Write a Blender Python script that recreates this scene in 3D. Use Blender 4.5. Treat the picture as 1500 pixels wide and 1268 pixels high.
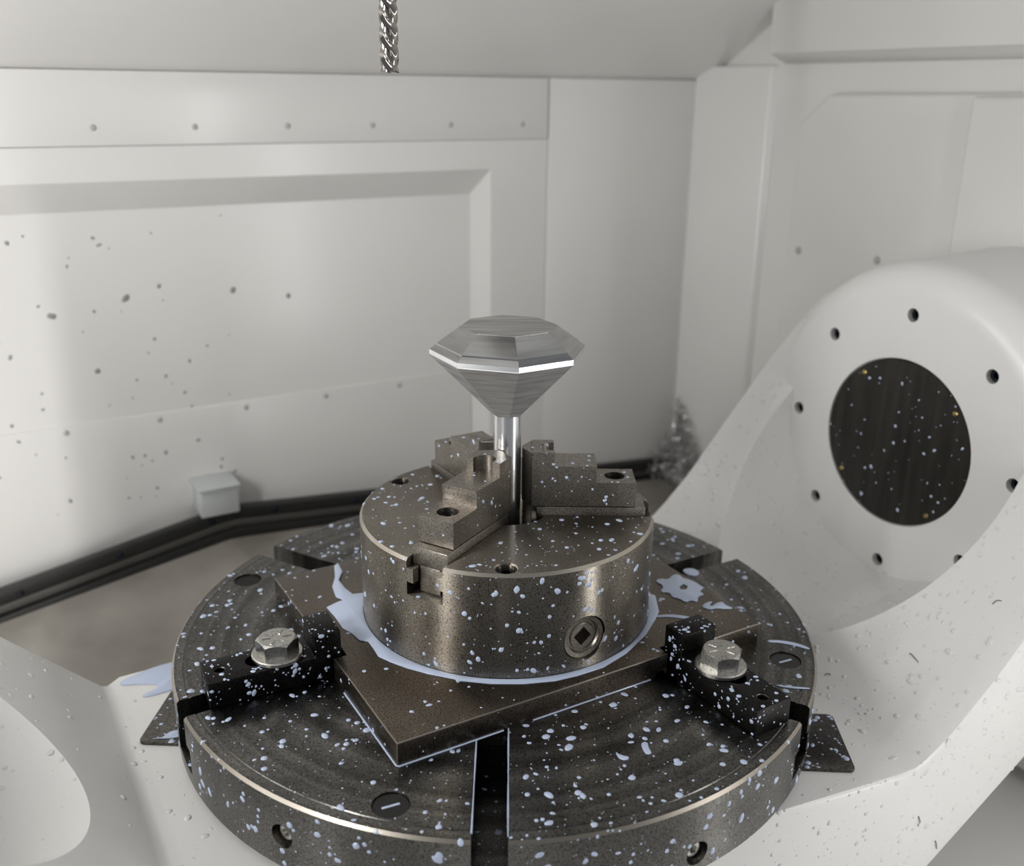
import bpy, bmesh, math, random
from mathutils import Vector, Matrix
from mathutils.bvhtree import BVHTree

random.seed(7)
S = 0.001                                  # the scene is laid out in millimetres and built in metres
R = math.radians
scn = bpy.context.scene
COL = scn.collection
for o in list(bpy.data.objects):
    bpy.data.objects.remove(o)

# ------------------------------------------------------------------ camera
cam = bpy.data.cameras.new('camera')
cam.sensor_fit = 'HORIZONTAL'
cam.sensor_width = 36.0
cam.lens = 1441.4 / 1500 * 36.0
cam.clip_start = 0.02
cam.dof.use_dof = True
cam.dof.focus_distance = 0.600
cam.dof.aperture_fstop = 6.0
camo = bpy.data.objects.new('camera', cam)
COL.objects.link(camo)
camo.location = (7.7735 * S, -619.5156 * S, 357.2793 * S)
camo.rotation_euler = (1.23547, -0.010028, 0)
scn.camera = camo

# ------------------------------------------------------------------ world, lamps, exposure
W = bpy.data.worlds.new('workshop_light')
scn.world = W
W.use_nodes = True
W.node_tree.nodes['Background'].inputs[0].default_value = (0.93, 0.96, 1.0, 1)
W.node_tree.nodes['Background'].inputs[1].default_value = 0.23
scn.view_settings.view_transform = 'Standard'
scn.view_settings.look = 'None'
scn.view_settings.gamma = 1
scn.view_settings.use_curve_mapping = False
scn.view_settings.exposure = 0.0


def area(name, loc, target, sx, sy, power, col=(1, 1, 1)):
    l = bpy.data.lights.new(name, 'AREA')
    l.shape = 'RECTANGLE'
    l.size = sx * S
    l.size_y = sy * S
    l.energy = power
    l.color = col
    o = bpy.data.objects.new(name, l)
    COL.objects.link(o)
    loc = Vector(loc) * S
    d = Vector(target) * S - loc
    o.location = loc
    o.rotation_euler = d.to_track_quat('-Z', 'Y').to_euler()
    return o


area('work_lamp_right', (530, -300, 150), (40, 60, 100), 40, 760, 1.3, (1.0, 0.985, 0.96))
area('work_lamp_left', (-440, -500, 130), (0, 60, 100), 30, 740, 5.6, (1.0, 0.985, 0.96))
area('work_lamp_top', (-720, -200, 520), (60, 200, 90), 300, 260, 2.6, (1.0, 0.985, 0.96))

# ------------------------------------------------------------------ machine frame (turned 30 degrees)
D1 = Vector((math.cos(R(30)), math.sin(R(30)), 0))
D2 = Vector((-math.sin(R(30)), math.cos(R(30)), 0))
Z = Vector((0, 0, 1))


def M(a, b, c):
    return D1 * a + D2 * b + Z * c


# ------------------------------------------------------------------ materials
def new_mat(name):
    m = bpy.data.materials.new(name)
    m.use_nodes = True
    nt = m.node_tree
    b = nt.nodes['Principled BSDF']
    return m, nt, b


def noise_mix(nt, b, c1, c2, scale, lo, hi, coord='Object', detail=6, target='Base Color', stretch=None):
    tc = nt.nodes.new('ShaderNodeTexCoord')
    n = nt.nodes.new('ShaderNodeTexNoise')
    n.inputs['Scale'].default_value = scale
    n.inputs['Detail'].default_value = detail
    if stretch:
        mp = nt.nodes.new('ShaderNodeMapping')
        mp.inputs['Scale'].default_value = stretch
        nt.links.new(tc.outputs[coord], mp.inputs[0])
        nt.links.new(mp.outputs[0], n.inputs['Vector'])
    else:
        nt.links.new(tc.outputs[coord], n.inputs['Vector'])
    r = nt.nodes.new('ShaderNodeValToRGB')
    r.color_ramp.elements[0].position = lo
    r.color_ramp.elements[1].position = hi
    r.color_ramp.elements[0].color = (*c1, 1)
    r.color_ramp.elements[1].color = (*c2, 1)
    nt.links.new(n.outputs['Fac'], r.inputs['Fac'])
    if target:
        nt.links.new(r.outputs['Color'], b.inputs[target])
    return r, n, tc


def bump(nt, b, src, strength, dist):
    bp = nt.nodes.new('ShaderNodeBump')
    bp.inputs['Strength'].default_value = strength
    bp.inputs['Distance'].default_value = dist
    nt.links.new(src, bp.inputs['Height'])
    nt.links.new(bp.outputs[0], b.inputs['Normal'])


def simple(name, col, rough=0.5, metal=0.0, coat=0.0):
    m, nt, b = new_mat(name)
    b.inputs['Base Color'].default_value = (*col, 1)
    b.inputs['Roughness'].default_value = rough
    b.inputs['Metallic'].default_value = metal
    b.inputs['Coat Weight'].default_value = coat
    return m


def steel(name, c1, c2, rough, aniso=0.0, pits=0.55, scale=900, rings=False, coarse=None):
    """worn, pitted machine steel: speckled colour, turned anisotropic highlight"""
    m, nt, b = new_mat(name)
    b.inputs['Metallic'].default_value = 1
    r, n, tc = noise_mix(nt, b, c1, c2, scale, 0.32, pits, detail=3, target=None)
    big = nt.nodes.new('ShaderNodeTexNoise')
    big.inputs['Scale'].default_value = 22
    big.inputs['Detail'].default_value = 7
    nt.links.new(tc.outputs['Object'], big.inputs['Vector'])
    br = nt.nodes.new('ShaderNodeMapRange')
    br.inputs['From Min'].default_value = 0.3
    br.inputs['From Max'].default_value = 0.7
    br.inputs['To Min'].default_value = 0.72
    br.inputs['To Max'].default_value = 1.2
    nt.links.new(big.outputs['Fac'], br.inputs['Value'])
    mul = nt.nodes.new('ShaderNodeVectorMath')
    mul.operation = 'SCALE'
    nt.links.new(r.outputs['Color'], mul.inputs[0])
    last = br.outputs[0]
    if rings:                                   # concentric tool marks
        sep = nt.nodes.new('ShaderNodeSeparateXYZ')
        nt.links.new(tc.outputs['Object'], sep.inputs[0])
        ln = nt.nodes.new('ShaderNodeVectorMath')
        ln.operation = 'LENGTH'
        cmb = nt.nodes.new('ShaderNodeCombineXYZ')
        nt.links.new(sep.outputs[0], cmb.inputs[0])
        nt.links.new(sep.outputs[1], cmb.inputs[1])
        nt.links.new(cmb.outputs[0], ln.inputs[0])
        wn = nt.nodes.new('ShaderNodeTexNoise')
        wn.noise_dimensions = '1D'
        wn.inputs['Scale'].default_value = 90
        wn.inputs['Detail'].default_value = 4
        nt.links.new(ln.outputs['Value'], wn.inputs['W'])
        mr = nt.nodes.new('ShaderNodeMapRange')
        mr.inputs['From Min'].default_value = 0.3
        mr.inputs['From Max'].default_value = 0.75
        mr.inputs['To Min'].default_value = 0.7
        mr.inputs['To Max'].default_value = 1.45
        nt.links.new(wn.outputs['Fac'], mr.inputs['Value'])
        mm = nt.nodes.new('ShaderNodeMath')
        mm.operation = 'MULTIPLY'
        nt.links.new(last, mm.inputs[0])
        nt.links.new(mr.outputs[0], mm.inputs[1])
        last = mm.outputs[0]
    nt.links.new(last, mul.inputs['Scale'])
    nt.links.new(mul.outputs[0], b.inputs['Base Color'])
    rr = nt.nodes.new('ShaderNodeMapRange')
    rr.inputs['To Min'].default_value = rough - 0.07
    rr.inputs['To Max'].default_value = rough + 0.1
    nt.links.new(big.outputs['Fac'], rr.inputs['Value'])
    nt.links.new(rr.outputs[0], b.inputs['Roughness'])
    bump(nt, b, n.outputs['Fac'], 0.12, 0.0002)
    if aniso:
        b.inputs['Anisotropic'].default_value = aniso
        t = nt.nodes.new('ShaderNodeTangent')
        t.direction_type = 'RADIAL'
        t.axis = 'Z'
        nt.links.new(t.outputs[0], b.inputs['Tangent'])
        b.inputs['Anisotropic Rotation'].default_value = 0.25
    return m


def paint(name, c1, c2, rough, scale=6, texture=0.0, coat=0.15):
    m, nt, b = new_mat(name)
    noise_mix(nt, b, c1, c2, scale, 0.3, 0.7)
    b.inputs['Roughness'].default_value = rough
    b.inputs['Coat Weight'].default_value = coat
    b.inputs['Coat Roughness'].default_value = 0.2
    if texture:
        tc = nt.nodes.new('ShaderNodeTexCoord')
        n = nt.nodes.new('ShaderNodeTexNoise')
        n.inputs['Scale'].default_value = 420
        n.inputs['Detail'].default_value = 3
        nt.links.new(tc.outputs['Object'], n.inputs['Vector'])
        bump(nt, b, n.outputs['Fac'], texture, 0.0006)
    return m


MT = {}
MT['chuck'] = steel('turned_chuck_steel', (0.055, 0.049, 0.041), (0.31, 0.28, 0.238), 0.32, 0.95, 0.52, 1300)
MT['table'] = steel('rotary_table_steel', (0.055, 0.053, 0.05), (0.165, 0.16, 0.151), 0.29, 0.75, 0.55, 1000, rings=True)
MT['plate'] = steel('fixture_plate_steel', (0.055, 0.045, 0.037), (0.18, 0.153, 0.126), 0.34, 0.0, 0.55, 900)
MT['jaw'] = steel('hardened_jaw_steel', (0.09, 0.081, 0.07), (0.38, 0.35, 0.31), 0.36, 0.0, 0.56, 1500)
MT['strip'] = steel('strip_steel', (0.06, 0.056, 0.05), (0.14, 0.13, 0.12), 0.32, 0.0, 0.6, 500)
MT['oxide'] = steel('black_oxide_steel', (0.012, 0.012, 0.012), (0.034, 0.033, 0.032), 0.4, 0.0, 0.6, 800)
MT['zinc'] = steel('zinc_plated_steel', (0.33, 0.32, 0.3), (0.6, 0.59, 0.56), 0.27, 0.0, 0.5, 600)
MT['edge'] = simple('worn_bright_edge', (0.5, 0.46, 0.4), 0.34, 1.0)
MT['edge_dim'] = simple('worn_edge', (0.33, 0.3, 0.26), 0.36, 1.0)
MT['bracket'] = simple('zinc_bracket', (0.6, 0.63, 0.64), 0.45, 0.35)
MT['carbide'] = simple('carbide', (0.33, 0.31, 0.29), 0.16, 1.0)
MT['white'] = paint('white_cast_paint', (0.74, 0.735, 0.72), (0.79, 0.785, 0.77), 0.34, 7, 0.10, 0.2)
MT['wall'] = paint('enclosure_paint', (0.72, 0.71, 0.69), (0.77, 0.76, 0.74), 0.33, 4, 0.0, 0.55)
MT['grey_sheet'] = paint('grimy_grey_sheet', (0.17, 0.155, 0.135), (0.31, 0.29, 0.26), 0.42, 11, 0.05, 0.1)
MT['rubber'] = simple('black_rubber', (0.012, 0.012, 0.012), 0.45)
MT['rail_gap'] = simple('dusty_black_strip', (0.06, 0.056, 0.05), 0.6)
MT['hole'] = simple('deep_black', (0.006, 0.006, 0.006), 0.35)
MT['socket'] = simple('dark_blue_socket', (0.02, 0.023, 0.035), 0.25, 0.6)
MT['brass'] = simple('brass', (0.5, 0.4, 0.16), 0.3, 0.9)
MT['speck'] = simple('grime_speck', (0.28, 0.275, 0.265), 0.5)
MT['screwhead'] = simple('painted_screw', (0.44, 0.435, 0.42), 0.45)
MT['chip'] = simple('aluminium_chip', (0.5, 0.5, 0.5), 0.35, 0.9)

m, nt, b = new_mat('milled_aluminium')
b.inputs['Metallic'].default_value = 1
r, n, tc = noise_mix(nt, b, (0.55, 0.555, 0.57), (0.86, 0.87, 0.885), 520, 0.3, 0.7, stretch=(0.06, 0.06, 1), detail=5)
b.inputs['Roughness'].default_value = 0.5
bump(nt, b, n.outputs['Fac'], 0.12, 0.0004)
MT['alu'] = m
m, nt, b = new_mat('crown_aluminium')
b.inputs['Metallic'].default_value = 1
r, n, tc = noise_mix(nt, b, (0.4, 0.405, 0.41), (0.56, 0.565, 0.57), 420, 0.3, 0.7, stretch=(0.05, 0.05, 1), detail=3)
b.inputs['Roughness'].default_value = 0.15
MT['alu_crown'] = m
m, nt, b = new_mat('faced_aluminium')       # the milled top facet: straight cutter passes
b.inputs['Metallic'].default_value = 1
r, n, tc = noise_mix(nt, b, (0.36, 0.365, 0.36), (0.6, 0.6, 0.59), 35, 0.38, 0.62, stretch=(0.5, 4.5, 1), detail=2)
b.inputs['Roughness'].default_value = 0.3
MT['alu_top'] = m
m, nt, b = new_mat('turned_aluminium')
b.inputs['Metallic'].default_value = 1
b.inputs['Base Color'].default_value = (0.8, 0.81, 0.83, 1)
b.inputs['Roughness'].default_value = 0.22
MT['alu_turned'] = m

m, nt, b = new_mat('milky_coolant')
b.inputs['Base Color'].default_value = (0.52, 0.60, 0.78, 1)
b.inputs['Roughness'].default_value = 0.12
b.inputs['Specular IOR Level'].default_value = 0.6
MT['coolant'] = m
m, nt, b = new_mat('clear_droplet')
b.inputs['Base Color'].default_value = (0.72, 0.715, 0.7, 1)
b.inputs['Roughness'].default_value = 0.12
b.inputs['Transmission Weight'].default_value = 0.0
b.inputs['IOR'].default_value = 1.33
MT['water'] = m
# cover disc: dark steel with vertical runs
m, nt, b = new_mat('dark_cover_disc')
noise_mix(nt, b, (0.012, 0.011, 0.009), (0.035, 0.032, 0.027), 30, 0.3, 0.7, stretch=(4, 4, 0.4))
b.inputs['Roughness'].default_value = 0.4
b.inputs['Metallic'].default_value = 0.3
MT['cover'] = m

# ------------------------------------------------------------------ building helpers
ORG = {}


def tag(o, label=None, cat=None, group=None, kind=None):
    if label: o['label'] = label
    if cat: o['category'] = cat
    if group: o['group'] = group
    if kind: o['kind'] = kind
    return o


def thing(name, label, cat, org, group=None):
    o = bpy.data.objects.new(name, None)
    COL.objects.link(o)
    o.empty_display_size = 0.02
    o.location = Vector(org) * S
    ORG[o.name] = Vector(org)
    return tag(o, label, cat, group)


def root_org(p):
    v = Vector((0, 0, 0))
    while p is not None:
        v = v + ORG.get(p.name, Vector((0, 0, 0)))
        p = p.parent
    return v


def obj(name, bm, mat, parent=None, org=None, angle=32, smooth=True, edge=None, emat=None):
    """link a bmesh given in world millimetres as one mesh object"""
    base = root_org(parent)
    loc = Vector(org) - base if org is not None else Vector((0, 0, 0))
    sh = base + loc
    for v in bm.verts:
        v.co = (v.co - sh) * S
    bmesh.ops.recalc_face_normals(bm, faces=bm.faces)
    if edge:
        bm.normal_update()
        for f in bm.faces:
            if edge(f.calc_center_median() / S + sh, f.normal): f.material_index = 1
    me = bpy.data.meshes.new(name)
    bm.to_mesh(me)
    bm.free()
    if smooth:
        for p in me.polygons:
            p.use_smooth = True
        me.set_sharp_from_angle(angle=R(angle))
    me.materials.append(mat)
    if edge: me.materials.append(emat or MT['edge'])
    o = bpy.data.objects.new(name, me)
    COL.objects.link(o)
    o.parent = parent
    o.location = loc * S
    ORG[o.name] = loc
    return o


def frame(o, x, y, z):
    o, x, y, z = Vector(o), Vector(x), Vector(y), Vector(z)
    return Matrix(((x.x, y.x, z.x, o.x), (x.y, y.y, z.y, o.y), (x.z, y.z, z.z, o.z), (0, 0, 0, 1)))


def rotframe(o, deg):
    a = R(deg)
    return frame(o, (math.cos(a), math.sin(a), 0), (-math.sin(a), math.cos(a), 0), (0, 0, 1))


I4 = Matrix.Identity(4)


def prism(poly, h0, h1, mtx=I4, bm=None, axis='z'):
    """extrude a 2D outline; axis z: (x,y) outline raised in z; axis y: (x,z) outline pushed along y; axis x: (y,z) along x"""
    bm = bm or bmesh.new()

    def P(p, h):
        if axis == 'z': return mtx @ Vector((p[0], p[1], h))
        if axis == 'y': return mtx @ Vector((p[0], h, p[1]))
        return mtx @ Vector((h, p[0], p[1]))
    a = [bm.verts.new(P(p, h0)) for p in poly]
    c = [bm.verts.new(P(p, h1)) for p in poly]
    n = len(poly)
    bm.faces.new(a[::-1])
    bm.faces.new(c)
    for i in range(n):
        bm.faces.new((a[i], a[(i + 1) % n], c[(i + 1) % n], c[i]))
    bmesh.ops.recalc_face_normals(bm, faces=bm.faces)
    return bm


def box(x0, x1, y0, y1, z0, z1, mtx=I4, bm=None):
    return prism([(x0, y0), (x1, y0), (x1, y1), (x0, y1)], z0, z1, mtx, bm)


def lathe(prof, mtx=I4, seg=96, bm=None, closed=False):
    """revolve (r, z) profile about local z; radii of 0 become poles; closed joins last to first"""
    bm = bm or bmesh.new()
    rings = []
    for r, z in prof:
        if r <= 1e-6:
            rings.append([bm.verts.new(mtx @ Vector((0, 0, z)))])
        else:
            rings.append([bm.verts.new(mtx @ Vector((r * math.cos(2 * math.pi * i / seg), r * math.sin(2 * math.pi * i / seg), z))) for i in range(seg)])
    pairs = list(zip(rings, rings[1:])) + ([(rings[-1], rings[0])] if closed else [])
    for a, c in pairs:
        for i in range(seg):
            j = (i + 1) % seg
            if len(a) == 1 and len(c) == 1: continue
            if len(a) == 1: bm.faces.new((a[0], c[i], c[j]))
            elif len(c) == 1: bm.faces.new((a[i], c[0], a[j]))
            else: bm.faces.new((a[i], c[i], c[j], a[j]))
    if not closed:
        for ring in (rings[0], rings[-1]):
            if len(ring) > 1: bm.faces.new(ring)
    bmesh.ops.recalc_face_normals(bm, faces=bm.faces)
    return bm


def cyl(r, z0, z1, mtx=I4, seg=48, bm=None):
    return lathe([(r, z0), (r, z1)], mtx, seg, bm)


def bevel(bm, w, seg=2, deg=30):
    e = [e for e in bm.edges if len(e.link_faces) == 2 and e.calc_face_angle(0) > R(deg)]
    bmesh.ops.bevel(bm, geom=e, offset=w, segments=seg, profile=0.5, affect='EDGES', clamp_overlap=True)
    return bm


def boolean(bm, cutters, op='DIFFERENCE'):
    def tmp(b):
        me = bpy.data.meshes.new('tmp')
        b.to_mesh(me)
        b.free()
        o = bpy.data.objects.new('tmp', me)
        COL.objects.link(o)
        return o
    base = tmp(bm)
    cs = []
    for c in cutters:
        co = tmp(c)
        cs.append(co)
        md = base.modifiers.new('b', 'BOOLEAN')
        md.operation = op
        md.solver = 'EXACT'
        md.object = co
    dg = bpy.context.evaluated_depsgraph_get()
    dg.update()
    me = bpy.data.meshes.new_from_object(base.evaluated_get(dg))
    out = bmesh.new()
    out.from_mesh(me)
    for o in [base] + cs:
        d = o.data
        bpy.data.objects.remove(o)
        bpy.data.meshes.remove(d)
    bpy.data.meshes.remove(me)
    return out


def dirframe(o, axis, up=Z):
    """frame whose local z runs along axis"""
    z = Vector(axis).normalized()
    x = Vector(up).cross(z)
    if x.length < 1e-4: x = Vector((1, 0, 0))
    x.normalize()
    y = z.cross(x)
    return frame(o, x, y, z)


def tube(pts, r, bm=None, seg=6):
    bm = bm or bmesh.new()
    pts = [Vector(p) for p in pts]
    prev = None
    rings = []
    for i, p in enumerate(pts):
        t = (pts[min(i + 1, len(pts) - 1)] - pts[max(i - 1, 0)]).normalized()
        f = dirframe(p, t)
        rr = r[i] if isinstance(r, (list, tuple)) else r
        rings.append([bm.verts.new(f @ Vector((rr * math.cos(2 * math.pi * k / seg), rr * math.sin(2 * math.pi * k / seg), 0))) for k in range(seg)])
    for a, c in zip(rings, rings[1:]):
        for k in range(seg):
            bm.faces.new((a[k], a[(k + 1) % seg], c[(k + 1) % seg], c[k]))
    bm.faces.new(rings[0][::-1])
    bm.faces.new(rings[-1])
    return bm


def struct(name, bm, mat, label, cat, parent=None, **k):
    o = obj(name, bm, mat, parent, **k)
    if parent is None:
        tag(o, label, cat, kind='structure')
    return o


def worn(mtx):
    """true for the narrow bevel faces that lie on none of the part's own axes"""
    inv = mtx.to_3x3().inverted()

    def f(c, n):
        q = inv @ n
        return max(abs(q.x), abs(q.y), abs(q.z)) < 0.96
    return f


def rim(cx, cy, rmin):
    return lambda c, n: 0.3 < n.z < 0.95 and math.hypot(c.x - cx, c.y - cy) > rmin


MF = frame((0, 0, 0), D1, D2, Z)                 # machine frame as a matrix

# ================================================================== ENCLOSURE
WB = 420.0       # back wall plane (machine d2)
WE = 525.0       # right wall plane (machine d1)
ZT = 369.8       # top edge of back wall
# back wall: face sheet around a recessed panel with bevelled sides
bm = bmesh.new()
rx0, rx1, rz1 = -900.0, 226.0, 276.5             # recess opening
bw, bh, dep = 14.0, 27.5, 22.0                   # bevel width at the side, at the top, depth
zb = -260.0


def V3(a, b, c): return bm.verts.new(M(a, b, c))


def quad(*p):
    return bm.faces.new([V3(*q) for q in p])


quad((-900, WB, 306.5), (297, WB, 306.5), (297, WB, rz1), (-900, WB, rz1))
quad((rx1, WB, rz1), (297, WB, rz1), (297, WB, zb), (rx1, WB, zb))
quad((-900, WB, rz1), (rx1, WB, rz1), (rx1 - bw, WB + dep, rz1 - bh), (-900, WB + dep, rz1 - bh))
quad((rx1, WB, rz1), (rx1, WB, zb), (rx1 - bw, WB + dep, zb), (rx1 - bw, WB + dep, rz1 - bh))
quad((-900, WB + dep, rz1 - bh), (rx1 - bw, WB + dep, rz1 - bh), (rx1 - bw, WB + dep, zb), (-900, WB + dep, zb))
bmesh.ops.remove_doubles(bm, verts=bm.verts, dist=0.01)
wall_back = struct('wall_back', bm, MT['wall'], 'off-white painted sheet metal back wall with a large recessed panel', 'wall', smooth=False)
obj('panel', bevel(box(-900, 296, WB - 2.2, WB + 4, 307.2, ZT, MF), 0.8), MT['wall'], wall_back)
obj('panel', bevel(box(298.2, WE + 6, WB - 1.0, WB + 4, zb, ZT, MF), 0.8), MT['wall'], wall_back)
obj('panel', bevel(box(-900, rx1 - bw - 1, WB + dep - 2.0, WB + dep + 3, zb, 50.0, MF), 0.7), MT['wall'], wall_back)
for a in [-257.5 + 86.9 * k for k in range(7)]:
    obj('rivet', lathe([(0, 2.0), (1.6, 1.7), (2.6, 0.5), (2.8, 0)], dirframe(M(a, WB - 2.2, 322.6), -D2), 16), MT['screwhead'], wall_back)
for a in [-312 + 86.5 * k for k in range(7)]:
    if a < 200:
        obj('rivet', lathe([(0, 2.0), (1.6, 1.7), (2.6, 0.5), (2.8, 0)], dirframe(M(a, WB + dep - 2, 43.5), -D2), 16), MT['screwhead'], wall_back)

# ceiling: folded hood sheet rising towards the opening
bm = bmesh.new()
sl = 0.595
for (a0, a1) in ((-900, 250), (250, WE)):
    f0 = V3(a0, WB + 4, ZT)
    f1 = V3(a1, WB + 4, ZT)
    f2 = V3(a1, -60, ZT + sl * (WB + 64))
    f3 = V3(a0, -60, ZT + sl * (WB + 64))
    bm.faces.new((f0, f1, f2, f3))
bmesh.ops.remove_doubles(bm, verts=bm.verts, dist=0.01)
ex = bmesh.ops.extrude_face_region(bm, geom=bm.faces[:])
for v in [g for g in ex['geom'] if isinstance(g, bmesh.types.BMVert)]:
    v.co += Vector((0, 0, 3))
struct('ceiling', bm, MT['wall'], 'sloping off-white hood sheet above the back wall', 'ceiling', smooth=False)

# right wall with corner post, chamfered raised panel and upper ledge
bm = box(WE, WE + 6, -700, WB + 4, -260, 700, MF)
wall_right = struct('wall_right', bm, MT['wall'], 'off-white right wall of the machine with a chamfer-cornered panel', 'wall', smooth=False)
obj('corner_post', bevel(prism([(WE - 24, WB + 0.5), (WE + 2, WB + 0.5), (WE + 2, 306), (WE - 8, 312), (WE - 12, 385)], -258, 386, MF), 3, 3), MT['wall'], wall_right)
pan = [(256.5, -240), (256.5, 327), (219, 357), (-690, 366), (-690, -240)]
obj('panel', bevel(prism(pan, WE - 16, WE + 1, MF, axis='x'), 5, 3), MT['wall'], wall_right)
obj('panel', bevel(prism([(46, -240), (46, 356), (-690, 362), (-690, -240)], WE - 26, WE - 15.8, MF, axis='x'), 4, 3), MT['wall'], wall_right)
bm = prism([(WE + 1, 386), (WE - 26, 397), (WE - 26, 699), (WE + 1, 699)], -690, 300, MF, axis='y')
obj('ledge', bevel(bm, 2, 2), MT['wall'], wall_right)
for b2, zz in ((237.6, 195.2),):
    obj('rivet', lathe([(0, 2.4), (3, 1.8), (4.4, 0)], dirframe(M(WE - 16, b2, zz), -D1), 16), MT['screwhead'], wall_right)
obj('rivet', lathe([(0, 2.4), (3, 1.8), (4.4, 0)], dirframe(M(WE - 16, 131.4, 200), -D1), 16), MT['screwhead'], wall_right)

# chip tray: grimy sloping sheets below the seal, and the floor pan
bm = bmesh.new()
quad((-420, 414, -136), (-92, 414, -80), (-30, 148, -150), (-520, 148, -225))
quad((-92, 414, -80), (470, 414, -120), (520, 148, -180), (-30, 148, -150))
quad((-520, 148, -225), (-30, 148, -150), (-30, 112, -250), (-520, 112, -250))
bmesh.ops.remove_doubles(bm, verts=bm.verts, dist=0.01)
ex = bmesh.ops.extrude_face_region(bm, geom=bm.faces[:])
for v in [g for g in ex['geom'] if isinstance(g, bmesh.types.BMVert)]:
    v.co += Vector((0, 0, -3))
struct('trim_1', bm, MT['grey_sheet'], 'grimy grey chip tray sheet sloping down below the black seal', 'chip tray', smooth=False)
bm = box(-900, WE + 6, -900, WB + 30, -268, -258, MF)
struct('floor', bm, MT['white'], 'pale painted pan at the bottom of the machine', 'floor', smooth=False)

# black rubber seal: two rails with a dusty strip between them
seal = thing('rubber_seal', 'black double rubber wiper seal along the foot of the back wall', 'seal', M(-92, 400, -90))


def rail(pts, w, hh, name, mat, parent):
    bm = bmesh.new()
    sec = [(-w / 2, -hh / 2), (w / 2, -hh / 2), (w / 2, hh / 2), (-w / 2, hh / 2)]
    rings = [[bm.verts.new(M(a, b + s[0], c + s[1])) for s in sec] for a, b, c in pts]
    for p, q in zip(rings, rings[1:]):
        for k in range(4):
            bm.faces.new((p[k], p[(k + 1) % 4], q[(k + 1) % 4], q[k]))
    bm.faces.new(rings[0])
    bm.faces.new(rings[-1][::-1])
    bmesh.ops.recalc_face_normals(bm, faces=bm.faces)
    return obj(name, bevel(bm, 2, 2), mat, parent)


rail([(-420, 413, -121), (-306, 413, -98), (-100, 413, -60), (-80, 413, -58), (80, 413, -72), (480, 413, -106)], 13, 13, 'rail', MT['rubber'], seal)
rail([(-420, 412, -132), (-306, 412, -110), (-100, 412, -71), (-80, 412, -69), (80, 412, -83), (480, 412, -117)], 9, 9, 'filler_strip', MT['rail_gap'], seal)
rail([(-420, 409, -143), (-306, 409, -121), (-98, 409, -81), (-78, 409, -79), (80, 409, -94), (480, 409, -128)], 14, 12, 'rail', MT['rubber'], seal)
for a, c in ((-287, -96), (-196, -78), (-105, -62), (-40, -62), (50, -70)):
    obj('screw', lathe([(0, 2.5), (2.4, 2.0), (3.4, 0)], dirframe(M(a, 406.5, c), -D2), 12), MT['socket'], seal)
# zinc bracket block on the wall above the seal
bt = thing('bracket_block', 'small zinc block fixed to the back wall above the seal corner', 'bracket', M(-96, 430, -56))
bm = prism([(-116, -55), (-114, -24), (-76, -24), (-77, -55)], 402, 440.5, MF, axis='y')
obj('body', bevel(bm, 1.5, 2), MT['bracket'], bt)
obj('top_flange', bevel(box(-117, -75, 398, 440, -26, -23, MF), 0.8), MT['bracket'], bt)

# ================================================================== TRUNNION CRADLE
AX2, AXZ = -34.4, 84.0                      # trunnion axis (machine d2, z)
crad = thing('trunnion_cradle', 'white cast trunnion cradle with ramped arms under the round table', 'machine cradle', M(0, 0, -143))
top = [(-420, 123), (-360, 62), (-308, 9), (-278, -21), (-252, -47.2), (-248, -50.4), (-244, -51.8), (-238, -52)]
top += [(x, -52) for x in (-180, -100, -28, 60, 130, 176)]
top += [(188, -51), (198, -48), (220, -36.5), (255, -9), (280, 14), (307, 44), (340, 81), (372, 116), (404, 146), (440, 176)]
bm = bmesh.new()


def front(a):
    return -218 + max(0.0, 30.0 * (1 - abs(a + 28) / 215.0))


def back(a):
    return 130 + 13 * max(0.0, min(1.0, (a + 250) / 10)) * max(0.0, min(1.0, (176 - a) / 30))


low = []
for a, z in top:                             # the underside follows the arms in straight lines
    low.append((a, -161 + (0.605 * (a - 190) if a > 190 else 0.8 * (-247 - a) if a < -247 else 0)))
fr = [[bm.verts.new(M(a, front(a), z)) for a, z in L] for L in (top, low)]
bk = [[bm.verts.new(M(a, back(a), z)) for a, z in L] for L in (top, low)]
n = len(top)
for i in range(n - 1):
    bm.faces.new((fr[0][i], fr[0][i + 1], bk[0][i + 1], bk[0][i]))
    bm.faces.new((fr[1][i], bk[1][i], bk[1][i + 1], fr[1][i + 1]))
    bm.faces.new((fr[0][i], fr[1][i], fr[1][i + 1], fr[0][i + 1]))
    bm.faces.new((bk[0][i], bk[0][i + 1], bk[1][i + 1], bk[1][i]))
bm.faces.new((fr[0][0], bk[0][0], bk[1][0], fr[1][0]))
bm.faces.new((fr[0][-1], fr[1][-1], bk[1][-1], bk[0][-1]))
bmesh.ops.recalc_face_normals(bm, faces=bm.faces)
bevel(bm, 3.2, 3, 50)
axr = dirframe(M(0, AX2, AXZ), D1)
c1 = lathe([(130, 200), (117, 350), (117, 400)], axr, 96)
c2 = lathe([(104, -392), (104, -240)], axr, 96)
bm = boolean(bm, [c1, c2])
obj('casting', bm, MT['white'], crad, angle=28)
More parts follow.
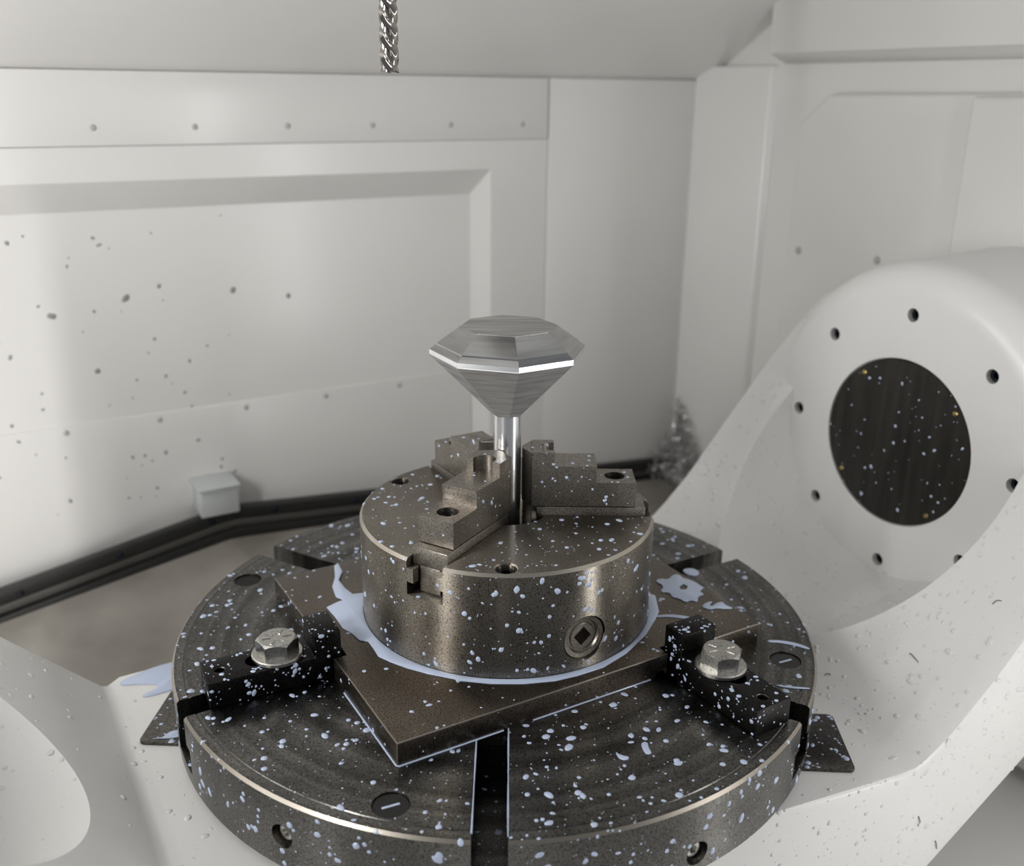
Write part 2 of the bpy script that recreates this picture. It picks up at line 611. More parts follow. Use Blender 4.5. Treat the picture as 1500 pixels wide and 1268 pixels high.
# recessed lower girder below the front edge
lowp = [(a, z + 0.1) for a, z in low]
lowq = [(a, z - 36) for a, z in low]
lowc = [(a, z - 90) for a, z in low]
bm = bmesh.new()
A = [[bm.verts.new(M(a, front(a) + 22, z)) for a, z in L] for L in (lowp, lowq)]
B = [[bm.verts.new(M(a, -154, z)) for a, z in L] for L in (lowp, lowq)]
for i in range(n - 1):
    bm.faces.new((A[0][i], A[1][i], A[1][i + 1], A[0][i + 1]))
    bm.faces.new((B[0][i], B[0][i + 1], B[1][i + 1], B[1][i]))
    bm.faces.new((A[0][i], A[0][i + 1], B[0][i + 1], B[0][i]))
    bm.faces.new((A[1][i], B[1][i], B[1][i + 1], A[1][i + 1]))
bm.faces.new((A[0][0], B[0][0], B[1][0], A[1][0]))
bm.faces.new((A[0][-1], A[1][-1], B[1][-1], B[0][-1]))
bmesh.ops.recalc_face_normals(bm, faces=bm.faces)
core = bmesh.new()
A = [[core.verts.new(M(a, -156, z)) for a, z in L] for L in (lowp, lowc)]
B = [[core.verts.new(M(a, 108, z)) for a, z in L] for L in (lowp, lowc)]
for i in range(n - 1):
    core.faces.new((A[0][i], A[1][i], A[1][i + 1], A[0][i + 1]))
    core.faces.new((B[0][i], B[0][i + 1], B[1][i + 1], B[1][i]))
    core.faces.new((A[0][i], A[0][i + 1], B[0][i + 1], B[0][i]))
    core.faces.new((A[1][i], B[1][i], B[1][i + 1], A[1][i + 1]))
core.faces.new((A[0][0], B[0][0], B[1][0], A[1][0]))
core.faces.new((A[0][-1], A[1][-1], B[1][-1], B[0][-1]))
bmesh.ops.recalc_face_normals(core, faces=core.faces)
core = boolean(core, [lathe([(130, 200), (117, 350), (117, 400)], axr, 96), lathe([(104, -392), (104, -240)], axr, 96)])
obj('core', core, MT['white'], crad)
obj('girder', bm, MT['white'], crad)
# round bearing drum with rounded shoulder
prof = [(0, 359), (122, 359)]
for k in range(1, 9):
    t = R(90 * k / 8)
    prof.append((122 + 26 * math.sin(t), 359 + 26 * (1 - math.cos(t))))
prof += [(150, 460), (151, WE - 26.2)]
bm = lathe(prof, axr, 128)
cut = []
HA = [R(45 * k) for k in range(8)]
for t in HA:
    q = M(359, AX2 + 107.5 * math.cos(t), AXZ + 107.5 * math.sin(t))
    cut.append(cyl(5.6, -6, 14, dirframe(q, D1), 24))
cut.append(cyl(71.2, -5, 3, dirframe(M(359, AX2, AXZ), D1), 96))
bm = boolean(bm, cut)
drum = obj('bearing_drum', bm, MT['white'], crad)
for t in HA:
    q = M(359, AX2 + 107.5 * math.cos(t), AXZ + 107.5 * math.sin(t))
    obj('bolt', boolean(lathe([(4.9, 5), (5.2, 5.5), (5.2, 15)], dirframe(q, D1), 24), [cyl(2.8, 3, 10, dirframe(q, D1), 6)]), MT['socket'], drum)
disc = obj('cover_disc', lathe([(0, 0.3), (69.4, 0.3), (70.3, 1.2), (70.3, 4)], dirframe(M(359, AX2, AXZ), D1), 96), MT['cover'], drum)
for t in (R(128), R(38), R(-142), R(-52)):
    q = M(359.2, AX2 - 64.5 * math.cos(t), AXZ + 64.5 * math.sin(t))
    obj('screw', lathe([(0, -1.2), (1.6, -1.0), (2.4, 0.6)], dirframe(q, D1), 12), MT['brass'], disc)

# dark steel strip under the table, its corners showing left and right
f = rotframe((0, -57, 0), -2.8)
poly = []
for cx, cy, a0 in ((229, 26, 0), (-229, 26, 90), (-229, -26, 180), (229, -26, 270)):
    for k in range(5):
        a = R(a0 + 22.5 * k)
        poly.append((cx + 4 * math.cos(a), cy + 4 * math.sin(a)))
strip = obj('steel_strip', bevel(prism(poly, -51.9, -49.6, f), 0.4), MT['strip'], org=(0, -57, -51.9))
tag(strip, 'dark flat steel strip lying on the casting beneath the round table', 'steel strip')

# ================================================================== ROTARY TABLE
TR = 220.3
TH = 48.7
tab = thing('rotary_table', 'large dark steel round table with radial T-slots', 'rotary table', (0, 0, -49.6))
prof = [(0, 0), (211.4, 0), (211.9, -0.5), (212.7, -0.5), (213.2, 0), (218.7, 0), (TR, -1.6), (TR, -TH + 3), (TR - 3, -TH), (0, -TH)]
bm = lathe(prof, I4, 192)
cut = []
slotsec = [(-9.45, 3), (9.45, 3), (9.45, -20), (16, -20), (16, -37.5), (-16, -37.5), (-16, -20), (-9.45, -20)]
for k in range(6):
    cut.append(prism(slotsec, 92, 240, rotframe((0, 0, 0), -90 + 60 * k), axis='x'))
PLUG = [R(a) for a in (-105.3, -14.2, 75, 163.4)]
for a in PLUG:
    cut.append(cyl(10.3, -3.2, 4, Matrix.Translation((200 * math.cos(a), 200 * math.sin(a), 0)), 40))
SCR = ((R(-120.8), -24.5), (R(-59.3), -33.5))
for a, z in SCR:
    d = Vector((math.cos(a), math.sin(a), 0))
    cut.append(cyl(7.4, -7, 10, dirframe(d * TR + Z * z, d), 32))
bm = boolean(bm, cut)
obj('disc', bm, MT['table'], tab, angle=25, edge=rim(0, 0, 216), emat=MT['edge_dim'])
obj('hub', cyl(150, -51.9, -TH + 0.5, I4, 64), MT['table'], tab)
for i, a in enumerate(PLUG):
    c = Vector((200 * math.cos(a), 200 * math.sin(a), 0))
    pl = obj('slot_plug', lathe([(0, -0.9), (9.7, -0.9), (10.1, -1.3), (10.1, -3.1)], Matrix.Translation(c), 40), MT['hole'] if i in (0, 1) else MT['oxide'], tab)
    if i in (0, 1):
        da = R(24)
        obj('slot_mark', bevel(box(-5, 5, -0.75, 0.75, -1.2, -0.6, rotframe(c, 24)), 0.15, 1), MT['coolant'], pl)
for a, z in SCR:
    d = Vector((math.cos(a), math.sin(a), 0))
    sc = obj('side_screw', boolean(lathe([(0, -3.4), (4.4, -3.4), (5.2, -4.2), (5.2, -7.5)], dirframe(d * TR + Z * z, d), 32), [cyl(2.7, -6.2, 2, dirframe(d * TR + Z * z, d), 6)]), MT['zinc'], tab)

# ================================================================== FIXTURE PLATE
ZP = 15.5
pf = rotframe((8.05, 1.31, 0), 30)
HU, HV = 134.35, 111.57
CL = [  # clamp inner end (mm, world), outward heading in degrees
    (Vector((122.0, -54.0, 0)), -58.6),
    (Vector((-103.9, -59.6, 0)), 207.0)]
bm = box(-HU, HU, -HV, HV, 0.02, ZP, pf)
bevel(bm, 0.7, 2)
cut = [box(-2.5, 60, -16.2, 16.2, -5, ZP + 5, rotframe(o, h)) for o, h in CL]
for u in (-2, 22):
    cut.append(cyl(4.6, -12, 12, dirframe(pf @ Vector((u + 52, -HV, 0)), pf.to_3x3() @ Vector((0, 1, 0))), 24))
bm = boolean(bm, cut)
plate = obj('fixture_plate', bm, MT['plate'], org=(8.05, 1.31, 0), edge=worn(pf), emat=MT['edge_dim'])
tag(plate, 'brown-grey rectangular steel plate clamped on the round table under the chuck', 'steel plate')

# ================================================================== CHUCK
CC = Vector((6.95, 0.81, 0))
ZC = 87.1
chk = thing('lathe_chuck', 'round three-jaw steel chuck standing on the rectangular plate', 'chuck', (CC.x, CC.y, ZP))
T = Matrix.Translation(CC)
bm = lathe([(28.5, ZP + 0.05), (99, ZP + 0.05), (100, ZP + 1), (100, ZC - 1.8), (98.2, ZC), (29.3, ZC), (28.5, ZC - 0.8)], T, 160, closed=True)
cut = []
sec = [(-13.3, ZC + 4), (13.3, ZC + 4), (13.3, ZC - 6), (8, ZC - 6), (8, ZC - 15.5), (13.3, ZC - 15.5), (13.3, ZC - 24.5), (-13.3, ZC - 24.5), (-13.3, ZC - 15.5), (-8, ZC - 15.5), (-8, ZC - 6), (-13.3, ZC - 6)]
JA = (-120, 0, 120)
for a in JA:
    cut.append(prism(sec, 15, 112, rotframe(CC, a), axis='x'))
SC = [CC + Vector((91 * math.cos(R(a)), 91 * math.sin(R(a)), 0)) for a in (-90, 30, 149)]
for c in SC:
    cut.append(lathe([(6.6, ZC - 9), (6.6, ZC - 0.8), (7.4, ZC), (7.4, ZC + 3)], Matrix.Translation(c), 32))
kd = Vector((math.cos(R(-60.3)), math.sin(R(-60.3)), 0))
kf = dirframe(CC + kd * 100 + Z * 37.2, kd)
cut.append(cyl(15.4, -14, 8, kf, 48))
bm = boolean(bm, cut)
obj('body', bm, MT['chuck'], chk, angle=25, edge=rim(CC.x, CC.y, 97))
for c in SC:
    obj('body_screw', boolean(lathe([(0, ZC - 2.6), (5.2, ZC - 2.6), (6.2, ZC - 3.4), (6.2, ZC - 9)], Matrix.Translation(c), 32), [cyl(3.2, ZC - 7, ZC + 1, Matrix.Translation(c), 6)]), MT['oxide'], chk)
key = obj('key_bushing', lathe([(9.2, -13), (15.1, -13), (15.1, -3.2), (14.2, -2.0), (11.4, -2.4), (10.4, -4.5), (9.2, -4.5)], kf, 56, closed=True), MT['jaw'], chk)
bm = boolean(lathe([(0, -13), (9, -13), (9, -4.2), (8.2, -3.4), (0, -3.4)], kf, 40), [box(-4.6, 4.6, -4.6, 4.6, -12, 2, kf @ Matrix.Rotation(R(38), 4, 'Z'))])
obj('pinion', bm, MT['jaw'], key)

# jaws: guided foot and stepped top, screw in the low step
for a in JA:
    jf = rotframe(CC, a)
    jw = obj('jaw', bevel(prism([(17, -7.6), (93, -7.6), (93, 7.6), (17, 7.6)], ZC - 23, ZC - 5.6, jf), 0.5), MT['jaw'], chk)
    bm = prism([(-12.9, ZC - 5.6), (12.9, ZC - 5.6), (12.9, 93.4), (-12.9, 93.4)], 20, 93, jf, axis='x')
    obj('master_block', bevel(bm, 0.5), MT['jaw'], jw)
    st = [(16.6, 94.0), (86, 94.0), (86, 111.2), (59.6, 111.2), (59.6, 122.4), (31.5, 122.4), (31.5, 132), (16.6, 132)]
    bm = prism(st, -12.8, 12.8, jf, axis='y')
    # V-shaped gripping tip
    cut = [cyl(7.6, 122.4, 140, jf @ Matrix.Translation((29.5, 0, 0)), 40),
           cyl(6.9, 104.0, 130, jf @ Matrix.Translation((72.7, 0, 0)), 40),
           cyl(58, 113.2, 116.2, jf @ Matrix.Translation((116.4, 0, 0)), 96),
           cyl(58, 119.0, 120.2, jf @ Matrix.Translation((116.4, 0, 0)), 96)]
    bm = boolean(bm, cut)
    obj('stepped_jaw', bevel(bm, 0.4, 1, 40), MT['jaw'], jw, edge=lambda c, n, g=worn(jf): g(c, n) and abs(n.z) > 0.2, emat=MT['edge_dim'])
    tip = prism([(16.6, -12.4), (16.6, 12.4), (10.0, 2.2), (10.0, -2.2)], 94.0, 131.8, jf)
    obj('jaw_tip', bevel(tip, 0.3, 1), MT['jaw'], jw)
    obj('jaw_screw', boolean(lathe([(0, 107.8), (5.4, 107.8), (6.3, 107.0), (6.3, 104.1)], jf @ Matrix.Translation((72.7, 0, 0)), 36), [cyl(3.3, 104.6, 112, jf @ Matrix.Translation((72.7, 0, 0)), 6)]), MT['oxide'], jw)

# ================================================================== DIAMOND WORKPIECE
dia = thing('diamond_workpiece', 'milled aluminium diamond on a round stem gripped in the chuck', 'workpiece', (CC.x, CC.y, 40))
A0 = R(142.6)


def octa(r, z):
    return [Vector((6.85 + r * math.cos(A0 + k * math.pi / 4), 0.81 + r * math.sin(A0 + k * math.pi / 4), z)) for k in range(8)]


def band(levels, cap0=False, cap1=False):
    bm = bmesh.new()
    rg = [[bm.verts.new(v) for v in octa(r, z)] for r, z in levels]
    for p, q in zip(rg, rg[1:]):
        for k in range(8):
            bm.faces.new((p[k], p[(k + 1) % 8], q[(k + 1) % 8], q[k]))
    bm.faces.new(rg[0][::-1])
    bm.faces.new(rg[-1])
    return bm


obj('pavilion', band([(9.9, 154.6), (51.1, 196.5), (51.1, 197.0)]), MT['alu'], dia, smooth=False)
obj('girdle', band([(51.05, 196.9), (51.05, 200.0)]), MT['alu_turned'], dia, smooth=False)
obj('crown', band([(51.1, 199.9), (46.9, 203.0), (46.3, 203.9), (31.6, 214.2)]), MT['alu_crown'], dia, smooth=False)
obj('table_facet', prism([(v.x, v.y) for v in octa(31.4, 0)], 214.1, 214.32), MT['alu_top'], dia, smooth=False)
obj('stem', lathe([(9.3, 42), (9.3, 154.9)], Matrix.Translation((6.85, 0.81, 0)), 64), MT['alu_turned'], dia)

# ================================================================== STRAP CLAMPS AND BOLTS
LBL = [('black step clamp holding the plate edge beside the chuck key socket', 'hex bolt with washer through the clamp nearer the chuck key socket'),
       ('black step clamp holding the plate edge beside the big coolant puddle', 'hex bolt with washer through the clamp nearer the big coolant puddle')]
for (o, h), (l1, l2) in zip(CL, LBL):
    f = rotframe(o, h)
    clm = thing('step_clamp', l1, 'clamp', o, 'black step clamps on the round table')
    st = [(0, 0.05), (83.6, 0.05), (83.6, 17.6), (17, 17.6), (17, 33.2), (0, 33.2)]
    bm = bevel(prism(st, -14.2, 14.2, f, axis='y'), 0.9, 2)
    pill = []
    for cx, a0 in ((51.5, -90), (31, 90)):
        for k in range(13):
            t = R(a0 + 15 * k)
            pill.append((cx + 6.6 * math.cos(t), 6.6 * math.sin(t)))
    bm = boolean(bm, [prism(pill, -3, 25, f), cyl(3.9, 4, 25, f @ Matrix.Translation((74, 0, 0)), 28)])
    obj('bar', bm, MT['oxide'], clm)
    ring = lathe([(3.2, 6), (3.9, 6), (3.9, 17.0), (3.2, 16.4)], f @ Matrix.Translation((74, 0, 0)), 28, closed=True)
    obj('thread_insert', ring, MT['strip'], clm)
    bo = f @ Vector((37.5, 0, 0))
    blt = thing('hex_bolt', l2, 'bolt', (bo.x, bo.y, 17.6), 'hex bolts holding the clamps')
    bt_ = Matrix.Translation(bo)
    obj('shank', cyl(5.9, -28, 19, bt_, 32), MT['zinc'], blt)
    obj('washer', lathe([(6.2, 17.65), (15.6, 17.65), (16.2, 18.2), (16.2, 20.0), (15.4, 20.6), (6.2, 20.6)], bt_, 56, closed=True), MT['zinc'], blt)
    hexp = [(13.4 * math.cos(R(60 * k + 10)), 13.4 * math.sin(R(60 * k + 10))) for k in range(6)]
    bm = prism(hexp, 20.6, 30.6, bt_)
    ch = lathe([(13.6, 20), (13.6, 29.2), (11.2, 30.7), (11.2, 31.5), (0, 31.5)], bt_, 56)
    ch2 = lathe([(0, 20), (13.6, 20), (13.6, 29.0), (11.2, 30.61), (0, 30.61)], bt_, 56)
    ch.free()
    bm = boolean(bm, [ch2], 'INTERSECT')
    hd = obj('bolt_head', bm, MT['zinc'], blt)
    bm = bmesh.new()
    for k in range(6):
        box(3.6, 9.0, -0.55, 0.55, 30.5, 31.0, bt_ @ Matrix.Rotation(R(60 * k + 20), 4, 'Z'), bm)
    obj('grade_marks', bm, MT['zinc'], hd)

# ================================================================== END MILL
TO = Vector((-64.6, 0, 366))
tool = thing('end_mill', 'fluted carbide end mill hanging tip down above the work', 'cutting tool', TO)
bm = bmesh.new()
rings = []
NS, NP = 110, 48
for i in range(NS + 1):
    z = 366 + 0.0 + i * 0.75
    tw = -2 * math.pi * (z - 366) / 46.0
    ring = []
    for k in range(NP):
        t = 2 * math.pi * k / NP
        u = (t * 4 / (2 * math.pi)) % 1.0
        r = 5.55 - 1.9 * max(0.0, math.sin(math.pi * min(1, u / 0.72))) ** 0.8 if u < 0.72 else 5.55
        zz = z
        if i == 0: zz = 366.6 + 0.9 * (u - 0.5) - 0.05 * r
        ring.append(bm.verts.new((TO.x + r * math.cos(t + tw), r * math.sin(t + tw), zz)))
    rings.append(ring)
for p, q in zip(rings, rings[1:]):
    for k in range(NP):
        bm.faces.new((p[k], p[(k + 1) % NP], q[(k + 1) % NP], q[k]))
cv = bm.verts.new((TO.x, 0, 367.4))
for k in range(NP):
    bm.faces.new((rings[0][(k + 1) % NP], rings[0][k], cv))
bm.faces.new(rings[-1])
obj('flutes', bm, MT['carbide'], tool, angle=40)
obj('shank', cyl(5.9, 448, 500, Matrix.Translation((TO.x, 0, 0)), 32), MT['carbide'], tool)
obj('tool_holder', lathe([(11, 480), (14, 484), (16, 540), (26, 545), (26, 600)], Matrix.Translation((TO.x, 0, 0)), 48), MT['strip'], tool)

# ================================================================== COOLANT
def puddle(name, pts, z, hgt, label, hole=None, mat='coolant', smooth=2):
    P = [Vector((p[0], p[1])) for p in pts]
    for _ in range(smooth):                      # round the outline off
        Q = []
        for i in range(len(P)):
            a, c = P[i], P[(i + 1) % len(P)]
            Q += [a * 0.75 + c * 0.25, a * 0.25 + c * 0.75]
        P = Q
    bm = prism([(p.x, p.y) for p in P], z, z + hgt)
    bevel(bm, min(0.35, hgt * 0.6), 2, 60)
    if hole:
        c = sum((Vector(h) for h in hole), Vector((0, 0))) / len(hole)
        bm = boolean(bm, [prism(hole, z - 2, z + 4)])
    c = sum(P, Vector((0, 0))) / len(P)
    o = obj(name, bm, MT[mat], org=(c.x, c.y, z), angle=60)
    return tag(o, label, 'puddle')


flow = [(-121.3, 55.0), (-123.4, 50.3), (-119.6, 32.1), (-119.2, 17.5), (-113.8, 2.2), (-107.8, -1.8), (-112.5, -6.0), (-117.9, -12.7), (-109.8, -25.6), (-102.2, -40.4), (-95.7, -46.3), (-88.7, -55.7), (-83.0, -56.7), (-78.1, -65.8), (-73.9, -74.7), (-65.3, -81.1), (-54.0, -88.0), (-41, -93.8), (-23.7, -99.6), (-22.1, -103.4), (-20.2, -101.4), (-1.3, -104.2), (18.2, -104.0), (37.8, -100.5), (51.5, -94.8), (68.5, -85.2), (85, -68.5), (100.3, -45.6), (109.5, -25.0), (113.4, -14.6), (114.0, 8.2), (110.2, 11.6)]
inner = []
a1 = math.atan2(11.6 - CC.y, 110 - CC.x)
a2 = math.atan2(9.4 - CC.y, -97 - CC.x) - 2 * math.pi
for k in range(61):
    t = a1 + (a2 - a1) * k / 60
    inner.append((CC.x + 100.25 * math.cos(t), CC.y + 100.25 * math.sin(t)))
ring_pts = flow + inner + [(-102.5, 6.5), (-109.2, 14.8), (-116.1, 27.7), (-115.5, 41.2)]
bm = prism(ring_pts, ZP + 0.02, ZP + 0.9)
bevel(bm, 0.3, 2, 70)
tag(obj('coolant_puddle', bm, MT['coolant'], org=(0, -90, ZP), angle=60), 'milky blue coolant pool running round the foot of the chuck', 'puddle')
puddle('coolant_puddle', [(116.6, 30.1), (121, 35.5), (127.4, 33.3), (131, 41), (136.3, 42.2), (139, 35), (142.5, 34.3), (147, 29), (151.3, 21.0), (147, 16), (149.9, 11.1), (144.5, 8.3), (142.8, -0.9), (138.4, 3.0), (134.4, -1.0), (130, 5.4), (125.8, 6.2), (125, 14), (117.9, 13.7), (122.6, 23.7)], ZP, 0.7,
       'star-shaped milky coolant splash with a hole on the rectangular plate', hole=[(133.2, 22.3), (136.9, 26.6), (139.8, 23.4), (137.9, 18.2), (133.9, 17.5)], smooth=1)
puddle('coolant_puddle', [(144.0, -6.9), (148.9, -0.2), (154.4, 1.4), (150.0, -4.3), (152.1, -5.8), (156.3, -0.6), (161.1, 1.0), (161.6, -3.6), (167.2, -8.8), (160.4, -9.5), (154.8, -8.2), (149.5, -10.7)], ZP, 0.6, 'small forked coolant streak next to the star-shaped splash', smooth=1)
puddle('coolant_puddle', [(145.0, 79.4), (153.9, 83.2), (159.3, 76.1), (156.4, 68.9), (148.5, 70.5)], 0, 1.0, 'round coolant blob on the round table behind the plate edge')
puddle('coolant_puddle', [(109.8, -19.7), (119.5, -17.6), (130.8, -19.4), (136, -22.9), (136, -25.2), (119.0, -20.7), (110.9, -22.0)], ZP, 0.6, 'thin coolant trickle from the chuck foot towards a clamp', smooth=1)
puddle('coolant_puddle', [(187.6, -24.6), (197.7, -25.0), (208.2, -28.9), (214.4, -34.5), (213.1, -36.6), (205.9, -31.9), (195.5, -27.8), (187.7, -27.3)], 0, 0.7, 'curved coolant trickle beside a white-marked plug at the table rim', smooth=1)
puddle('coolant_puddle', [(179.8, -78.6), (189.9, -80.8), (201.0, -81.8), (200.3, -83.4), (189.4, -82.7), (180.6, -80.5)], 0, 0.6, 'straight thin coolant trickle at the table rim next to a clamp', smooth=1)
puddle('coolant_puddle', [(85.8, -139.3), (90.2, -138.2), (90.0, -144), (91.6, -148.9), (88.7, -150.2), (86.8, -148.1)], 0, 0.7, 'foot-shaped coolant blob on the bare front of the round table')
puddle('coolant_puddle', [(70.3, -147.3), (72.8, -150.5), (78.7, -152.5), (75.6, -155.8), (71.7, -153.7)], 0, 0.7, 'crescent coolant blob on the bare front of the round table')
puddle('coolant_puddle', [(-276.4, -8.9), (-255.3, -6.0), (-242.7, -6.7), (-244.1, -12.7), (-252.3, -21.2), (-246.9, -22.8), (-225.1, -9.1), (-224, 24.9), (-241.5, 24.9), (-262.6, 9.9)], -51.95, 0.8, 'long coolant puddle on the white casting behind the round table')
puddle('coolant_puddle', [(-228.5, -73.0), (-218.7, -72.1), (-216.7, -64.5), (-208, -62.9), (-206, -71.4)], -49.55, 0.7, 'coolant blob on the dark steel strip corner')

# thin coolant bead along the foot of the plate and along the front slot
bead = [pf @ Vector(q) for q in ((-HU - 0.3, -30, 0.4), (-HU - 0.3, -70, 0.4), (-HU - 0.3, -HV + 1, 0.4), (-HU + 1, -HV - 0.3, 0.4), (-80, -HV - 0.3, 0.4), (-66.5, -HV - 0.3, 0.4))]
tag(obj('coolant_bead', tube(bead, 0.55), MT['coolant'], org=tuple(bead[2])), 'thin coolant bead along the foot of the plate by its front corner', 'coolant bead')
bead = [pf @ Vector(q) for q in ((-46, -HV - 0.3, 0.4), (-10, -HV - 0.3, 0.4), (42, -HV - 0.3, 0.4))]
tag(obj('coolant_bead', tube(bead, 0.5), MT['coolant'], org=tuple(bead[1])), 'thin coolant bead along the foot of the plate right of the front slot', 'coolant bead')

for x, ys, lab in ((9.3, (-106, -140, -170, -196, -216), 'thin coolant bead on the right lip of the front T-slot'), (-9.3, (-122, -150, -180, -214), 'thin coolant bead on the left lip of the front T-slot')):
    bead = [(x, y, 0.15) for y in ys]
    tag(obj('coolant_bead', tube(bead, [0.3 + 0.25 * (k % 2) for k in range(len(bead))]), MT['coolant'], org=bead[0]), lab, 'coolant bead')


def bvh_of(objs):
    vs, fs = [], []
    for o in objs:
        mw = o.matrix_world
        off = len(vs)
        vs += [mw @ v.co for v in o.data.vertices]
        fs += [[i + off for i in p.vertices] for p in o.data.polygons]
    return BVHTree.FromPolygons(vs, fs)


bpy.context.view_layer.update()
solids = [o for o in bpy.data.objects if o.type == 'MESH']
BV = bvh_of(solids)


def dome(bm, p, nrm, r, h, stretch, rng):
    f = dirframe(p, nrm) @ Matrix.Rotation(rng.uniform(0, 6.28), 4, 'Z')
    seg = 8
    lv = ((1.0, -0.02), (0.82, 0.6), (0.42, 0.95))
    rings = []
    wob = [rng.uniform(0.85, 1.15) for _ in range(seg)]
    for rr, hh in lv:
        rings.append([bm.verts.new(f @ Vector((r * rr * stretch * wob[k] * math.cos(2 * math.pi * k / seg), r * rr * wob[k] * math.sin(2 * math.pi * k / seg), h * hh))) for k in range(seg)])
    for a, c in zip(rings, rings[1:]):
        for k in range(seg):
            bm.faces.new((a[k], a[(k + 1) % seg], c[(k + 1) % seg], c[k]))
    bm.faces.new(rings[-1])


def droplets(host, count, rmin, rmax, label, mat='coolant', seed=1, accept=None, flat=0.32, power=3.0, name='coolant_droplets', cat='droplets'):
    rng = random.Random(seed)
    me = host.data
    mw = host.matrix_world
    me.calc_loop_triangles()
    tris, acc, tot = [], [], 0.0
    for t in me.loop_triangles:
        a, b_, c = [mw @ me.vertices[i].co for i in t.vertices]
        nr = (b_ - a).cross(c - a)
        ar = nr.length / 2
        if ar < 1e-12: continue
        nr.normalize()
        if nr.z < -0.1: continue
        cen = (a + b_ + c) / 3
        if nr.dot(camo.location - cen) <= 0: continue      # spray came from the open side
        tot += ar
        tris.append((a, b_, c, nr))
        acc.append(tot)
    import bisect
    bm = bmesh.new()
    made = tries = 0
    while made < count and tries < count * 8:
        tries += 1
        i = bisect.bisect(acc, rng.uniform(0, tot))
        if i >= len(tris): continue
        a, b_, c, nr = tris[i]
        u, v = rng.random(), rng.random()
        if u + v > 1: u, v = 1 - u, 1 - v
        p = a + (b_ - a) * u + (c - a) * v
        if accept and not accept(p / S, nr, rng): continue
        hit = BV.ray_cast(p + nr * 0.0004, nr, 0.03)
        if hit[0] is not None: continue
        r = rmin + (rmax - rmin) * rng.random() ** power
        # keep the drop on the surface it landed on
        ok = True
        t1 = nr.orthogonal().normalized()
        t2 = nr.cross(t1)
        for q in (t1, -t1, t2, -t2):
            h2 = BV.ray_cast(p + q * (r * S) + nr * 0.001, -nr, 0.0018)
            if h2[0] is None: ok = False; break
        if not ok: continue
        dome(bm, p / S, nr, r, r * flat, rng.uniform(1.0, 1.7) if rng.random() < 0.6 else 1.0, rng)
        made += 1
    if not made:
        bm.free()
        return
    o = obj(name, bm, MT[mat], org=tuple(mw.translation / S), angle=80)
    return tag(o, label, cat, kind='stuff')


def find(parent, nm):
    return [o for o in parent.children if o.name.split('.')[0] == nm]


def nearer(p, n, rng):                     # thinner spray on the back left of the table
    return True


droplets(find(tab, 'disc')[0], 2300, 0.32, 2.3, 'milky coolant spray dotted over the round table', seed=3, power=4.2)
droplets(plate, 380, 0.3, 1.5, 'milky coolant spray dotted over the rectangular plate', seed=4)
droplets(find(chk, 'body')[0], 620, 0.35, 1.9, 'milky coolant spray dotted over the chuck body', seed=5, power=3.2)
for i, jw in enumerate(find(chk, 'jaw')):
    droplets(find(jw, 'stepped_jaw')[0], 46, 0.3, 1.4, ['milky coolant drops on the chuck jaw pointing to the slot by the big puddle', 'milky coolant drops on the chuck jaw beside the right arm of the cradle', 'milky coolant drops on the chuck jaw behind the stem'][i], seed=10 + i)
k = 0
for o in list(bpy.data.objects):
    if o.name.split('.')[0] == 'step_clamp':
        droplets(find(o, 'bar')[0], 130, 0.35, 1.7, ['milky coolant drops on the clamp beside the chuck key socket', 'milky coolant drops on the clamp beside the big puddle'][k], seed=20 + k)
        k += 1
droplets(strip, 70, 0.5, 2.6, 'milky coolant drops on the exposed corners of the dark steel strip', seed=31, power=2.5)
droplets(find(crad, 'casting')[0], 3200, 0.4, 2.3, 'clear water droplets beaded over the white casting', mat='water', seed=32, power=3.2, flat=0.42, name='water_droplets',
         accept=lambda p, n, rng: (p.dot(D1) > 60 or rng.random() < 0.25))
droplets(disc, 80, 0.35, 1.3, 'small coolant drops on the dark round cover disc', seed=33, flat=0.3)


# dark specks thrown on the recessed back panel
bm = bmesh.new()
rng = random.Random(9)
sp = [(-222.9, 156.3, 3.0), (-157.2, 167, 3.2), (-55.4, 166, 2.8), (0.5, 155, 2.6), (-190, 100, 2.6)]
for _ in range(60):
    sp.append((rng.uniform(-290, -60), rng.uniform(-40, 240), rng.uniform(0.7, 1.9)))
for a, c, r in sp:
    yy = WB + dep if c > 51 else WB + dep - 2.0
    dome(bm, M(a, yy, c), -D2, r, r * 0.35, rng.uniform(1, 1.6), rng)
tag(obj('grime_specks', bm, MT['speck'], org=tuple(M(-100, WB + dep, 100)), angle=80), 'grey specks spattered on the recessed panel of the back wall', 'specks', kind='stuff')

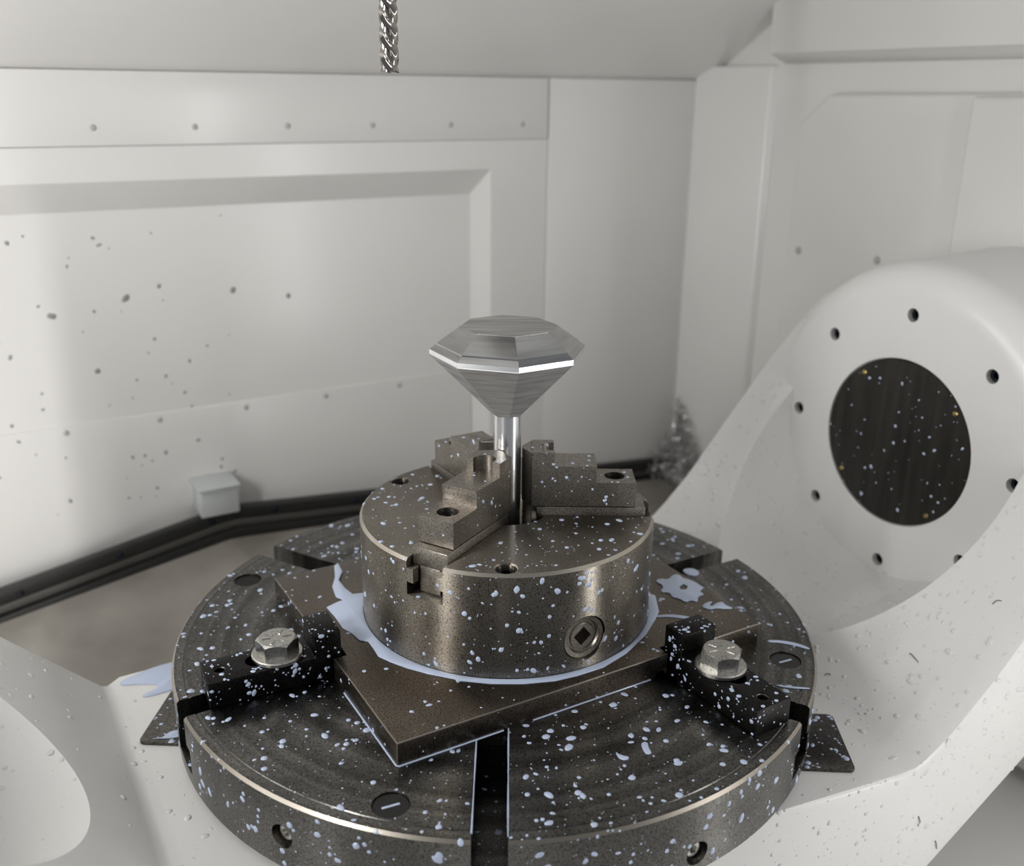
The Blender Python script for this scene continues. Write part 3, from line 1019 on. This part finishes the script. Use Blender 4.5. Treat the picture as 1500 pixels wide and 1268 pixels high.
# pile of blurred metal chips in the back corner
bm = bmesh.new()
for _ in range(900):
    t = rng.random() ** 0.8
    a = 505 - 62 * t * rng.random() + rng.uniform(-4, 6)
    c = -112 + (95 * (1 - t)) * rng.random() + 6 * rng.random()
    b_ = 412 - 70 * rng.random() * (1 - (c + 112) / 110)
    p = M(min(a, 498), b_, c)
    f = dirframe(p, Vector((rng.uniform(-1, 1), rng.uniform(-1, 1), rng.uniform(-1, 1)))) 
    L = rng.uniform(1.5, 4)
    w = rng.uniform(0.6, 1.5)
    pts = [f @ Vector((w, -L, 0)), f @ Vector((-w, -L, 0)), f @ Vector((-w, 0, L * 0.4)), f @ Vector((w, 0, L * 0.4)), f @ Vector((-w, L, 0)), f @ Vector((w, L, 0))]
    vv = [bm.verts.new(q) for q in pts]
    bm.faces.new((vv[0], vv[1], vv[2], vv[3]))
    bm.faces.new((vv[3], vv[2], vv[4], vv[5]))
tag(obj('metal_chips', bm, MT['chip'], org=tuple(M(480, 400, -112)), smooth=False), 'heap of grey metal chips in the back corner of the machine', 'metal chips', kind='stuff')

# a few stray slivers of swarf on the white casting
def swarf(pts, label):
    pts = [M(*p) for p in pts]
    tag(obj('swarf_sliver', tube(pts, 0.3, seg=5), MT['strip'], org=tuple(pts[0])), label, 'swarf')


swarf([(246.2, -158.3, -15.6), (245.8, -161, -15.6), (245, -165, -16.6), (244.3, -167.6, -17.2)], 'thin dark sliver of swarf lying across the ramp of the casting')
swarf([(289.5, -185.4, 25.1), (291.4, -186.0, 27.2), (292.3, -187.5, 28.2), (292.8, -189.4, 28.4)], 'small curled sliver of swarf high on the ramp of the casting')
swarf([(207.3, -120.2, -42.7), (208.8, -121, -41.4), (209.8, -123.4, -41.4)], 'small curled sliver of swarf on the casting close to the table rim')
swarf([(197.3, -218.6, -91.6), (199.8, -218.7, -97.1), (198.0, -218.6, -99.5)], 'tiny hooked sliver of swarf on the front face of the casting')
swarf([(221, -218.5, -122.0), (222.5, -218.6, -125), (224, -218.5, -130)], 'straight sliver of swarf on the front face of the casting')
